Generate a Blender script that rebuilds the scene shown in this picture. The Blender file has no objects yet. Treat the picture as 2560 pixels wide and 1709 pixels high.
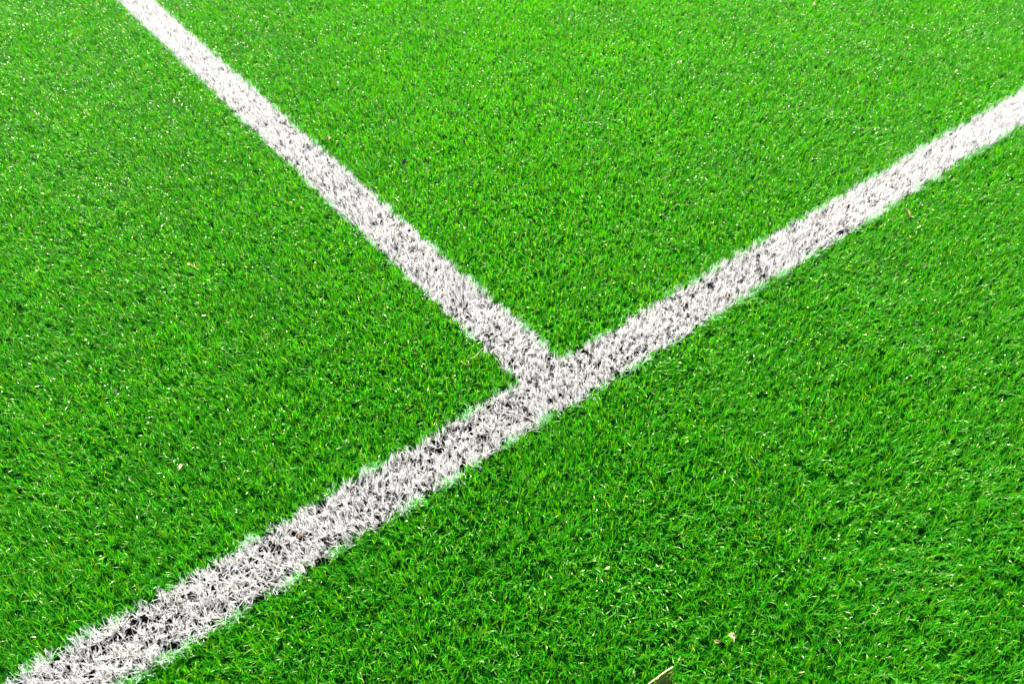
import bpy, math
import numpy as np

# ------------------------------------------------------------------ camera
scene = bpy.context.scene
TIP = 0.0155                       # height of the fibre tips above the infill
cam_d = bpy.data.cameras.new("camera")
cam = bpy.data.objects.new("camera", cam_d)
scene.collection.objects.link(cam)
cam.location = (-0.6614, -0.7101, 1.0849 + TIP)
cam.rotation_euler = (math.radians(90 - 45.145), 0.0, math.radians(-37.889))
cam_d.sensor_width = 36.0
cam_d.lens = 27.046
cam_d.clip_start = 0.02
cam_d.clip_end = 1000.0
cam_d.dof.use_dof = True
cam_d.dof.focus_distance = 1.45
cam_d.dof.aperture_fstop = 5.6
scene.camera = cam

# ------------------------------------------------------------------ light
SUN_EL = math.radians(40)
SUN_AZ = math.radians(52.1 + 14)          # ccw from +X; the camera looks along 52.1
world = bpy.data.worlds.new("World")
scene.world = world
world.use_nodes = True
wn = world.node_tree
bg = wn.nodes["Background"]
sky = wn.nodes.new("ShaderNodeTexSky")
sky.sky_type = 'NISHITA'
sky.sun_disc = False
sky.sun_elevation = SUN_EL
sky.sun_rotation = math.radians(90) - SUN_AZ
sky.air_density = 1.0
sky.dust_density = 1.0
wn.links.new(sky.outputs[0], bg.inputs[0])
bg.inputs[1].default_value = 0.05
sun_d = bpy.data.lights.new("sun", 'SUN')
sun_d.energy = 5.0
sun_d.angle = math.radians(0.5)
sun_d.color = (1.0, 0.965, 0.91)
sun = bpy.data.objects.new("sun", sun_d)
scene.collection.objects.link(sun)
sun.location = (2, 4, 6)
sun.rotation_euler = (math.radians(90) - SUN_EL, 0.0, SUN_AZ + math.radians(90))

scene.view_settings.view_transform = 'Standard'
scene.view_settings.look = 'None'
scene.view_settings.gamma = 1.0
scene.view_settings.use_curve_mapping = False
scene.view_settings.exposure = 2.12
scene.cycles.max_bounces = 8
scene.cycles.diffuse_bounces = 4
scene.cycles.transmission_bounces = 6

rng = np.random.default_rng(7)


# ------------------------------------------------------------------ helpers
def tag(o, label=None, cat=None, group=None, kind=None):
    for k, v in (('label', label), ('category', cat), ('group', group), ('kind', kind)):
        if v:
            o[k] = v
    return o


def new_material(name):
    m = bpy.data.materials.new(name)
    m.use_nodes = True
    m.node_tree.nodes.clear()
    return m, m.node_tree.nodes, m.node_tree.links


def fibre_material(name, translucency, rough, spec, tint=(1, 1, 1), through=(1, 1, 1)):
    """Plastic yarn: diffuse + translucent ribbon under a glossy skin; the
    colour of each fibre is stored on its mesh."""
    m, n, l = new_material(name)
    out = n.new("ShaderNodeOutputMaterial")
    att = n.new("ShaderNodeAttribute")
    att.attribute_name = "yarn"
    p = n.new("ShaderNodeBsdfPrincipled")
    p.inputs["Roughness"].default_value = rough
    p.inputs["Specular IOR Level"].default_value = spec
    p.inputs["Specular Tint"].default_value = (*tint, 1)
    t = n.new("ShaderNodeBsdfTranslucent")
    mx = n.new("ShaderNodeMixShader")
    mx.inputs[0].default_value = translucency
    l.new(att.outputs["Color"], p.inputs["Base Color"])
    th = n.new("ShaderNodeMix")                  # light coming through the yarn turns yellower
    th.data_type = 'RGBA'
    th.blend_type = 'MULTIPLY'
    th.inputs[0].default_value = 1.0
    th.inputs[7].default_value = (*through, 1)
    l.new(att.outputs["Color"], th.inputs[6])
    l.new(th.outputs[2], t.inputs["Color"])
    mr = n.new("ShaderNodeMapRange")             # some fibres are glossier than others
    mr.inputs[3].default_value = rough - .16
    mr.inputs[4].default_value = rough + .16
    l.new(att.outputs["Alpha"], mr.inputs[0])
    l.new(mr.outputs[0], p.inputs["Roughness"])
    l.new(p.outputs[0], mx.inputs[1])
    l.new(t.outputs[0], mx.inputs[2])
    l.new(mx.outputs[0], out.inputs[0])
    return m


def granule_material(name, c0, c1, scale):
    m, n, l = new_material(name)
    out = n.new("ShaderNodeOutputMaterial")
    p = n.new("ShaderNodeBsdfPrincipled")
    p.inputs["Roughness"].default_value = 0.9
    p.inputs["Specular IOR Level"].default_value = 0.0
    tc = n.new("ShaderNodeTexCoord")
    v = n.new("ShaderNodeTexVoronoi")
    v.inputs["Scale"].default_value = scale
    r = n.new("ShaderNodeValToRGB")
    r.color_ramp.elements[0].color = (*c0, 1)
    r.color_ramp.elements[1].color = (*c1, 1)
    sep = n.new("ShaderNodeSeparateColor")
    b = n.new("ShaderNodeBump")
    b.inputs["Strength"].default_value = 0.8
    b.inputs["Distance"].default_value = 0.002
    l.new(tc.outputs["Object"], v.inputs["Vector"])
    l.new(v.outputs["Color"], sep.inputs[0])
    l.new(sep.outputs[0], r.inputs[0])
    l.new(r.outputs[0], p.inputs["Base Color"])
    l.new(v.outputs["Distance"], b.inputs["Height"])
    l.new(b.outputs[0], p.inputs["Normal"])
    l.new(p.outputs[0], out.inputs[0])
    return m


def smooth_field(seed, wavelength, octaves=3):
    """A smooth random function of (x, y) in about -1..1."""
    r = np.random.default_rng(seed)
    K, A = [], []
    for o in range(octaves):
        for _ in range(9):
            a = r.uniform(0, 2 * math.pi)
            k = 2 * math.pi / (wavelength / (1.9 ** o)) * r.uniform(.7, 1.3)
            K.append((k * math.cos(a), k * math.sin(a), r.uniform(0, 6.283)))
            A.append(.62 ** o)
    K, A = np.array(K), np.array(A)
    A = A / math.sqrt((A ** 2).sum() / 2) * .55

    def f(x, y):
        s = np.zeros_like(x)
        for (kx, ky, ph), a in zip(K, A):
            s += a * np.sin(kx * x + ky * y + ph)
        return s
    return f


def ribbons(P):
    """One mesh array set from per-fibre parameters: root x, y, z, azimuth,
    lean, bend, length, width, twist, colour."""
    nseg = P['nseg']
    N = len(P['x'])
    s = np.linspace(0, 1, nseg + 1)
    kink = np.clip((s[None, :] - P['kat'][:, None] + .14) / .28, 0, 1)
    th = P['lean'][:, None] + P['bend'][:, None] * (s[None, :] ** 1.3) + P['kink'][:, None] * kink
    th = np.clip(th, -1.75, 1.75)
    ds = P['len'][:, None] / nseg
    mid = .5 * (th[:, 1:] + th[:, :-1])
    hx = np.concatenate([np.zeros((N, 1)), np.cumsum(np.sin(mid) * ds, 1)], 1)
    hz = np.concatenate([np.zeros((N, 1)), np.cumsum(np.cos(mid) * ds, 1)], 1)
    az = P['az'][:, None] + P['swerve'][:, None] * s[None, :]
    ca, sa = np.cos(az), np.sin(az)
    cx = P['x'][:, None] + hx * ca
    cy = P['y'][:, None] + hx * sa
    cz = np.maximum(P['z'][:, None] + hz, 0.0015)
    T = np.stack([np.sin(th) * ca, np.sin(th) * sa, np.cos(th)], -1)
    B = np.stack([-sa, ca, np.zeros_like(sa)], -1)
    Nn = np.cross(T, B)
    tw = P['twist'][:, None] + P['twist2'][:, None] * s[None, :]
    W = B * np.cos(tw)[..., None] + Nn * np.sin(tw)[..., None]
    prof = 1.0 - .30 * s ** 3
    hw = .5 * P['wid'][:, None] * prof[None, :]
    C = np.stack([cx, cy, cz], -1)
    V = np.stack([C - W * hw[..., None], C + W * hw[..., None]], 2)   # N, rows, 2, 3
    V = V.reshape(-1, 3)
    base = (np.arange(N) * (nseg + 1) * 2)[:, None]
    k = (np.arange(nseg) * 2)[None, :]
    a = base + k
    F = np.stack([a, a + 1, a + 3, a + 2], -1).reshape(-1, 4)
    col = np.repeat(np.concatenate([P['col'], rng.random((N, 1))], 1), (nseg + 1) * 2, axis=0)
    return V, F, col


def mesh_from(name, sets, mat, extra=None):
    """Several (V, F, col) sets, and optionally plain quads with a second
    material, as ONE mesh object."""
    Vs, Fs, Cs, Ms, off = [], [], [], [], 0
    for V, F, c in sets:
        Vs.append(V); Fs.append(F + off); Cs.append(c); Ms.append(np.zeros(len(F), np.int32))
        off += len(V)
    mats = [mat]
    if extra:
        V, F, m2 = extra
        Vs.append(V); Fs.append(F + off); Cs.append(np.zeros((len(V), 4)))
        Ms.append(np.ones(len(F), np.int32)); mats.append(m2)
    V = np.concatenate(Vs).astype(np.float32)
    F = np.concatenate(Fs).astype(np.int32)
    c = np.concatenate(Cs).astype(np.float32)
    mi = np.concatenate(Ms)
    me = bpy.data.meshes.new(name)
    me.vertices.add(len(V)); me.vertices.foreach_set("co", V.ravel())
    me.loops.add(F.size); me.loops.foreach_set("vertex_index", F.ravel())
    me.polygons.add(len(F))
    me.polygons.foreach_set("loop_start", np.arange(0, F.size, 4, dtype=np.int32))
    me.polygons.foreach_set("loop_total", np.full(len(F), 4, np.int32))
    for m in mats:
        me.materials.append(m)
    me.polygons.foreach_set("material_index", mi)
    me.polygons.foreach_set("use_smooth", np.ones(len(F), bool))
    at = me.attributes.new("yarn", 'FLOAT_COLOR', 'POINT')
    at.data.foreach_set("color", c.ravel())
    me.update()
    o = bpy.data.objects.new(name, me)
    scene.collection.objects.link(o)
    return o


# ------------------------------------------------------------------ the pitch layout (metres)
HW = 0.050                                   # half width of a line
# long line along X at |y| < HW; second line along +Y at |x| < HW, from the long line's edge
SEEN = np.array([(-.40, 2.65), (2.53, .37), (.15, -.83), (-.98, .05)])    # the ground in view
wob = smooth_field(11, .16)
wob2 = smooth_field(12, .05)


def edge(x, y):
    return .0010 * wob(x, y) + .0014 * wob2(x, y)


def line_of(x, y):
    """0 turf, 1 long line, 2 branching line"""
    e = edge(x, y)
    a = np.abs(y) < HW + e
    b = (np.abs(x) < HW + e) & (y > 0) & ~a
    return np.where(a, 1, np.where(b, 2, 0))


def dist_seen(x, y):
    """distance outside the seen quadrilateral (0 inside)"""
    d = np.full(x.shape, -9.0)
    n = len(SEEN)
    for i in range(n):
        p, q = SEEN[i], SEEN[(i + 1) % n]
        t = (q - p) / np.linalg.norm(q - p)
        nrm = np.array([-t[1], t[0]])           # SEEN runs clockwise: left is outside
        d = np.maximum(d, (x - p[0]) * nrm[0] + (y - p[1]) * nrm[1])
    return d


def tufts(x0, x1, y0, y1, sx, sy):
    """Jittered stitch grid: rows along X at pitch sy, stitches at pitch sx."""
    gx = np.arange(x0, x1, sx); gy = np.arange(y0, y1, sy)
    X, Y = np.meshgrid(gx, gy)
    X = X + (np.arange(len(gy)) % 2)[:, None] * sx * .5
    X = X.ravel() + rng.normal(0, sx * .26, X.size)
    Y = Y.ravel() + rng.normal(0, sy * .26, Y.size)
    return X, Y


lean_x = smooth_field(21, .42)
lean_y = smooth_field(22, .42)
lean_fx = smooth_field(23, .055, 2)
lean_fy = smooth_field(24, .055, 2)
height_f = smooth_field(25, .11)
thin_f = smooth_field(28, .045, 2)
hue_f = smooth_field(26, .25)
fringe_f = smooth_field(27, .06, 2)

GREENS = np.array([
    (0.038, 0.330, 0.002),      # plain turf green
    (0.012, 0.280, 0.005),      # bluish green
    (0.100, 0.340, 0.001),      # yellowish green
    (0.016, 0.220, 0.002),      # deep green
])


def fan(tx, ty, nblade, white, nseg, wide=1.0):
    """Fibres fanning out of every stitch."""
    n = len(tx)
    x = np.repeat(tx, nblade); y = np.repeat(ty, nblade)
    N = len(x)
    az = rng.uniform(0, 2 * math.pi, N)
    lean = np.abs(rng.normal(0, .44 if white else .50, N))
    # the pile is brushed apart to both sides of the middle of the view
    u = np.clip((.789 * (x + .66) - .614 * (y + .71)) / .8, -1, 1)
    lay = .10 if white else np.where(u < 0, .42, .22)
    gx = lay * (u * .789 + .62 * abs(u) * .614) + .18 * lean_x(x, y) + .12 * lean_fx(x, y) + np.repeat(rng.normal(0, .16, n), nblade)
    gy = lay * (-u * .614 + .62 * abs(u) * .789) + .18 * lean_y(x, y) + .12 * lean_fy(x, y) + np.repeat(rng.normal(0, .16, n), nblade)
    vx = np.tan(np.minimum(lean, 1.25)) * np.cos(az) + gx
    vy = np.tan(np.minimum(lean, 1.25)) * np.sin(az) + gy
    az2 = np.arctan2(vy, vx)
    lean2 = np.arctan(np.hypot(vx, vy))
    L = np.clip(rng.normal(.0190, .0028, N), .010, .027) * (1 + .14 * height_f(x, y))
    bend = rng.normal(.12, .22, N)
    flop = rng.random(N) < (.22 if white else .36)                       # folded over, the end lying flat
    kink = np.where(flop, np.clip(rng.normal(1.52, .16, N) - lean2 - bend * .5, 0, 2), 0)
    kat = rng.uniform(.38, .75, N)
    rr = np.sqrt(rng.random(N)) * .0022
    ra = rng.uniform(0, 2 * math.pi, N)
    wid = (rng.uniform(.0005, .0009, N) if white else rng.uniform(.0007, .0013, N)) * wide
    P = dict(nseg=nseg, x=x + rr * np.cos(ra), y=y + rr * np.sin(ra), z=np.zeros(N), az=az2,
             lean=lean2, bend=bend, len=L, wid=wid, swerve=rng.normal(0, .12, N), kink=kink, kat=kat,
             twist=rng.normal(0, .5, N), twist2=rng.normal(0, .45, N))
    if white:
        v = rng.uniform(.64, .78, N)[:, None]
        c = v * np.array([1.0, .965, .925]) * (1 + rng.normal(0, .012, (N, 3)))
    else:
        h = rng.random(N) + .12 * hue_f(x, y)
        idx = np.where(h < .48, 0, np.where(h < .70, 1, np.where(h < .86, 2, 3)))
        c = GREENS[idx] * rng.uniform(.78, 1.22, N)[:, None]
    P['col'] = np.clip(c, 0.001, .9)
    return P


def pick(P, m):
    return {k: (v[m] if isinstance(v, np.ndarray) else v) for k, v in P.items()}


turf_sets, long_sets, branch_sets = [], [], []
# (extent, pitch, blades per stitch, segments, width factor, band of distance to the seen ground)
LODS = [((-1.6, 3.1, -1.5, 3.3), .0092, 9, 4, 1.0, (-9, .12)),
        ((-1.9, 3.4, -1.8, 3.6), .0125, 8, 3, 1.25, (.12, .55)),
        ((-5.0, 6.0, -5.0, 6.5), .034, 8, 2, 3.0, (.55, 3.2))]
for ext, pitch, nb, ns, wide, (d0, d1) in LODS:
    tx, ty = tufts(*ext, pitch, pitch * 1.08)
    d = dist_seen(tx, ty)
    keep = (d >= d0) & (d < d1)
    tx, ty = tx[keep], ty[keep]
    # missing or flattened stitches leave small clearings
    keep = rng.random(len(tx)) > .06 + .10 * np.clip(thin_f(tx, ty), 0, 1) + .12 * ((line_of(tx, ty) > 0) & (thin_f(tx, ty) > .25))
    tx, ty = tx[keep], ty[keep]
    k = line_of(tx, ty)
    m = k == 0
    turf_sets.append(ribbons(fan(tx[m], ty[m], nb, False, ns, wide)))
    for which, sets in ((1, long_sets), (2, branch_sets)):
        m = k == which
        sets.append(ribbons(fan(tx[m], ty[m], nb + 5, True, ns, wide)))

# pale green fibres mixed into the turf along the seams of the lines
def seam(side_pts, sets, amount):
    x, y = side_pts
    keep = fringe_f(x, y) + rng.normal(0, .35, len(x)) > amount
    x, y = x[keep], y[keep]
    P = fan(x, y, 1, True, 4)
    P['col'] = np.array([.42, .72, .40]) * rng.uniform(.8, 1.15, (len(x), 1))
    P['len'] = P['len'] * 1.05
    sets.append(ribbons(P))


def strip(n, along, centre, spread):
    a = rng.uniform(*along, n)
    b = centre + rng.normal(0, spread, n)
    return a, b


for lo, hi, c, s, am in ((-1.2, 3.0, -HW - .002, .003, .40), (-1.2, -.06, HW + .002, .003, .75), (.06, 3.0, HW + .002, .003, .75)):
    a, b = strip(int(2600 * (hi - lo)), (lo, hi), c, s)
    seam((a, b), long_sets, am)
for c, am in ((-HW - .001, .60), (HW + .001, .60)):
    a, b = strip(5200, (.06, 2.9), c, .0022)
    seam((b, a), branch_sets, am)

# ------------------------------------------------------------------ ground
def quad(name, x0, x1, y0, y1, z, mat):
    me = bpy.data.meshes.new(name)
    me.from_pydata([(x0, y0, z), (x1, y0, z), (x1, y1, z), (x0, y1, z)], [], [(0, 1, 2, 3)])
    me.materials.append(mat)
    o = bpy.data.objects.new(name, me)
    scene.collection.objects.link(o)
    return tag(o, kind='structure')


infill = granule_material("infill", (.0015, .020, .0008), (.004, .046, .0018), 700)
far_mat = granule_material("far_turf", (.006, .10, .005), (.03, .24, .008), 90)
black_infill = granule_material("black_infill", (.001, .001, .001), (.007, .006, .006), 700)
quad("ground", -5.5, 6.5, -5.5, 7.0, 0.0, infill)
quad("pitch", -150, 150, -150, 150, -0.004, far_mat)

green_yarn = fibre_material("green_yarn", .54, .42, .85, (.88, 1.0, .45), (1.8, 1.2, .6))
white_yarn = fibre_material("white_yarn", .36, .5, .3)

turf = mesh_from("artificial_turf", turf_sets, green_yarn)
tag(turf, "bright green artificial grass covering the pitch on both sides of the white lines", "artificial grass", kind='stuff')


def backing(x0, x1, y0, y1):
    V = np.array([(x0, y0, .0006), (x1, y0, .0006), (x1, y1, .0006), (x0, y1, .0006)])
    return V, np.array([[0, 1, 2, 3]]), black_infill


long_line = mesh_from("white_line", long_sets, white_yarn, backing(-5, 6, -HW, HW))
tag(long_line, "long white line of artificial fibres running unbroken from bottom left corner to right edge", "field line", "white lines on the turf")
branch = mesh_from("white_line", branch_sets, white_yarn, backing(-HW, HW, HW, 6.5))
tag(branch, "white line from top left that ends in a T against the longer line", "field line", "white lines on the turf")


# ------------------------------------------------------------------ dry bits lying on the pile
def bit_material(name, dark, light, rough=.6, transl=.25):
    m, n, l = new_material(name)
    out = n.new("ShaderNodeOutputMaterial")
    p = n.new("ShaderNodeBsdfPrincipled")
    p.inputs["Roughness"].default_value = rough
    t = n.new("ShaderNodeBsdfTranslucent")
    mx = n.new("ShaderNodeMixShader")
    mx.inputs[0].default_value = transl
    tc = n.new("ShaderNodeTexCoord")
    no = n.new("ShaderNodeTexNoise")
    no.inputs["Scale"].default_value = 420
    no.inputs["Detail"].default_value = 3
    r = n.new("ShaderNodeValToRGB")
    r.color_ramp.elements[0].position = .35
    r.color_ramp.elements[1].position = .65
    r.color_ramp.elements[0].color = (*dark, 1)
    r.color_ramp.elements[1].color = (*light, 1)
    l.new(tc.outputs["Object"], no.inputs["Vector"])
    l.new(no.outputs[0], r.inputs[0])
    l.new(r.outputs[0], p.inputs["Base Color"])
    l.new(r.outputs[0], t.inputs["Color"])
    l.new(p.outputs[0], mx.inputs[1])
    l.new(t.outputs[0], mx.inputs[2])
    l.new(mx.outputs[0], out.inputs[0])
    return m


OLIVE = bit_material("olive_leaf", (.22, .21, .03), (.36, .34, .07), transl=.5)
STRAW = bit_material("straw", (.44, .37, .11), (.60, .52, .20))
CREAM = bit_material("cream", (.56, .50, .22), (.70, .64, .34))
TAN = bit_material("tan", (.34, .20, .07), (.52, .34, .13))
BROWN = bit_material("brown", (.09, .045, .02), (.20, .10, .045), transl=.1)
DARK = bit_material("dark_brown", (.03, .025, .012), (.09, .055, .025), transl=.05)
RUST = bit_material("rust", (.16, .06, .025), (.34, .15, .07), transl=.1)


def link_mesh(name, V, F, mat, origin, parent=None):
    me = bpy.data.meshes.new(name)
    me.from_pydata([tuple(v) for v in V], [], F)
    me.materials.append(mat)
    for p in me.polygons:
        p.use_smooth = True
    me.update()
    o = bpy.data.objects.new(name, me)
    scene.collection.objects.link(o)
    if parent is not None:
        o.parent = parent
    else:
        o.location = origin
    return o


def scrap(name, a, b, width, mat, z=TIP, tilt=25, curl=.5, rise=0.0, ragged=.12, blunt=.55,
          thick=.0004, seed=1, parent=None, origin=None):
    """A curled leaf-like scrap from a to b with real thickness; it faces up
    and leans by `tilt` degrees."""
    r = np.random.default_rng(seed)
    a = np.array([*a, z]); b = np.array([*b, z + rise])
    ax = b - a; L = np.linalg.norm(ax); ax = ax / L
    side = np.cross([0, 0, 1], ax); side /= np.linalg.norm(side)
    if side @ np.array([-.61, -.79, 0]) < 0:
        side = -side                                  # the low side is the camera's side
    ti = math.radians(tilt)
    side = side * math.cos(ti) - np.array([0, 0, 1]) * math.sin(ti)
    nrm = np.cross(ax, side)
    if nrm[2] < 0:
        nrm = -nrm
    na, nc = 9, 5
    o = .5 * (a + b) if origin is None else np.array(origin)
    top, bot = [], []
    for i in range(na):
        s = i / (na - 1)
        w = width * .5 * (math.sin(math.pi * min(max(s, .03), .97)) ** blunt) * (1 + r.normal(0, ragged))
        for j in range(nc):
            c = -1 + 2 * j / (nc - 1)
            wob_ = 1 + r.normal(0, ragged * .6)
            p = a + ax * L * s + side * w * c * wob_ + nrm * (curl * w * c * c - curl * L * .25 * (2 * s - 1) ** 2)
            top.append(p + nrm * thick * .5 - o); bot.append(p - nrm * thick * .5 - o)
    n = len(top); F = []
    q = lambda i, j: i * nc + j
    for i in range(na - 1):
        for j in range(nc - 1):
            F.append((q(i, j), q(i + 1, j), q(i + 1, j + 1), q(i, j + 1)))
            F.append((n + q(i, j + 1), n + q(i + 1, j + 1), n + q(i + 1, j), n + q(i, j)))
    rim = [q(i, 0) for i in range(na)] + [q(na - 1, j) for j in range(1, nc)] + \
          [q(i, nc - 1) for i in range(na - 2, -1, -1)] + [q(0, j) for j in range(nc - 2, 0, -1)]
    for k in range(len(rim)):
        u, v = rim[k], rim[(k + 1) % len(rim)]
        F.append((u, n + u, n + v, v))
    return link_mesh(name, top + bot, F, mat, tuple(o), parent)


def stalk(name, pts, rad, mat, parent=None, origin=None, taper=.5):
    """A thin round stalk along a polyline."""
    P = np.array(pts, float)
    s = np.linspace(0, len(P) - 1, 4 * (len(P) - 1) + 1)
    t = np.arange(len(P))
    C = np.stack([np.interp(s, t, P[:, i]) for i in range(3)], 1)
    for _ in range(3):
        C[1:-1] = .25 * C[:-2] + .5 * C[1:-1] + .25 * C[2:]
    o = C.mean(0) if origin is None else np.array(origin)
    V, F, m = [], [], 7
    for i in range(len(C)):
        d = C[min(i + 1, len(C) - 1)] - C[max(i - 1, 0)]
        d /= np.linalg.norm(d)
        e1 = np.cross(d, [0.1, 0.05, 1]); e1 /= np.linalg.norm(e1); e2 = np.cross(d, e1)
        rr = rad * (1 - (1 - taper) * i / (len(C) - 1))
        for k in range(m):
            an = 2 * math.pi * k / m
            V.append(C[i] + rr * (math.cos(an) * e1 + math.sin(an) * e2) - o)
    for i in range(len(C) - 1):
        for k in range(m):
            F.append((i * m + k, i * m + (k + 1) % m, (i + 1) * m + (k + 1) % m, (i + 1) * m + k))
    F.append(tuple(range(m))[::-1]); F.append(tuple((len(C) - 1) * m + k for k in range(m)))
    return link_mesh(name, V, F, mat, tuple(o), parent)


def empty(name, loc):
    o = bpy.data.objects.new(name, None)
    o.empty_display_size = .01
    scene.collection.objects.link(o)
    o.location = loc
    return o


LITTER = "dry plant bits lying on the turf"
Z = TIP + .001

leaf_at = (-.2375, -.5068, Z)
leaf = tag(empty("dry_leaf", leaf_at), "olive dry leaf with sunlit edge painted pale, poking out of the grass at the bottom", "leaf", LITTER)
scrap("leaf_blade", (-.2195, -.5095), (-.2600, -.5065), .016, OLIVE, Z - .001, 35, .30, -.004, .05, .7, seed=3, parent=leaf, origin=leaf_at)
stalk("lit_edge", [(-.2165, -.5040, Z + .0045), (-.2320, -.5020, Z + .0050), (-.2480, -.5005, Z + .0035), (-.2600, -.4990, Z + .001)], .0010, CREAM, leaf, leaf_at, .8)  # cream strip stands in for sunlight on the leaf's upper edge

flake_at = (-.1150, -.5265, Z)
flake = tag(empty("leaf_flake", flake_at), "pale ragged flake with a short stem in the grass right of the olive leaf", "leaf flake", LITTER)
scrap("flake_blade", (-.1176, -.5205), (-.1122, -.5300), .0085, CREAM, Z + .001, 30, .3, 0, .22, .35, seed=5, parent=flake, origin=flake_at)
stalk("stem", [(-.1158, -.5285, Z + .0008), (-.1183, -.5310, Z + .0002), (-.1212, -.5335, Z - .002)], .0007, CREAM, flake, flake_at)

tag(scrap("leaf_flake", (-.1422, -.5140), (-.1345, -.5208), .0050, STRAW, Z + .001, 30, .4, seed=6),
    "tiny straw coloured flake between the olive leaf and the pale stemmed flake", "leaf flake", LITTER)
tag(scrap("leaf_scrap", (1.0270, -.0825), (1.0015, -.1110), .0085, TAN, Z + .002, 35, .5, seed=7),
    "reddish tan leaf scrap in the turf below the right end of the long line", "leaf scrap", LITTER)
tag(scrap("leaf_scrap", (.1755, .8250), (.1935, .8335), .0105, DARK, Z + .003, 50, .4, seed=8),
    "dark brown leaf scrap in the turf enclosed by the two lines, nearest its middle", "leaf scrap", LITTER)
tag(scrap("leaf_scrap", (.0765, 1.0455), (.0925, 1.0595), .0095, TAN, Z + .003, 40, .5, seed=9),
    "small golden tan leaf scrap just right of the shorter line halfway up", "leaf scrap", LITTER)
tag(scrap("seed_husk", (.4505, -.0225), (.4320, -.0320), .0065, BROWN, Z + .002, 30, -.6, seed=10, thick=.0022, blunt=.7, ragged=.04),
    "brown seed lying on the white line right of the junction, near its lower edge", "seed", LITTER)
tag(scrap("seed_husk", (-.6275, .2550), (-.6385, .2458), .0050, CREAM, Z + .002, 30, .5, seed=11),
    "cream husk standing out in the grass at lower left, above the long line", "husk", LITTER)
tag(scrap("seed_husk", (1.8810, .8165), (1.8540, .7960), .0090, TAN, Z + .003, 35, -.5, seed=12, thick=.002, blunt=.8, ragged=.05),
    "golden seed in the far turf at the very top edge", "seed", LITTER)
tag(scrap("bark_chip", (-.5380, .0075), (-.5290, .0080), .0065, RUST, Z - .003, 35, .2, seed=13, thick=.001),
    "rusty bark chip sunk among white fibres of the long line, left of the junction", "bark chip", LITTER)
tag(scrap("bark_chip", (1.1500, -.0140), (1.1330, -.0275), .0060, BROWN, Z + .000, 30, .2, seed=14, thick=.001),
    "small brown chip on the long white line near the right edge", "bark chip", LITTER)
tag(scrap("leaf_flake", (-.6685, .4940), (-.6605, .4930), .0055, CREAM, Z + .002, 35, .5, seed=15),
    "cream flake in the left turf midway between the dry sprig and the cream husk", "leaf flake", LITTER)
tag(scrap("leaf_flake", (.8550, -.2290), (.8705, -.2308), .0065, STRAW, Z + .002, 35, .5, seed=16),
    "beige flake in the turf at far right, below the long line", "leaf flake", LITTER)

sprig_at = (-.4070, .7500, Z)
sprig = tag(empty("dry_sprig", sprig_at), "straw coloured forked sprig lying on the grass left of the shorter line", "sprig", LITTER)
stalk("stem", [(-.4148, .7669, Z + .004), (-.4110, .7560, Z + .0042), (-.4078, .7457, Z + .003)], .0010, STRAW, sprig, sprig_at)
stalk("twig", [(-.4078, .7457, Z + .003), (-.4030, .7465, Z + .004), (-.3965, .7470, Z + .005)], .0007, TAN, sprig, sprig_at)
stalk("twig", [(-.4078, .7457, Z + .003), (-.4055, .7400, Z + .003), (-.4035, .7337, Z + .002)], .0007, STRAW, sprig, sprig_at)
stalk("twig", [(-.4085, .7475, Z + .003), (-.4065, .7540, Z + .004), (-.4052, .7612, Z + .005)], .0008, STRAW, sprig, sprig_at)
scrap("husk", (-.4180, .7700), (-.4110, .7580), .0060, STRAW, Z + .004, 25, .4, seed=17, parent=sprig, origin=sprig_at)

tag(stalk("dry_stalk", [(-.0935, .1545, Z + .001), (-.0804, .1509, Z + .003), (-.0709, .1545, Z + .004), (-.0590, .1590, Z + .004)], .00075, STRAW),
    "thin bent straw stalk in the grass left of the junction, nearest the shorter line", "stalk", LITTER)
tag(stalk("dry_stalk", [(-.1116, .1570, Z + .004), (-.1106, .146, Z + .003), (-.1057, .1409, Z + .003), (-.0980, .1405, Z + .003)], .0008, TAN),
    "tan stalk curved like a hook in the grass left of the junction", "stalk", LITTER)
tag(stalk("dry_stalk", [(-.7880, .4875, Z + .003), (-.780, .4826, Z + .004), (-.7715, .4802, Z + .005)], .0008, TAN),
    "thin tan stalk lying in the grass near the left edge", "stalk", LITTER)
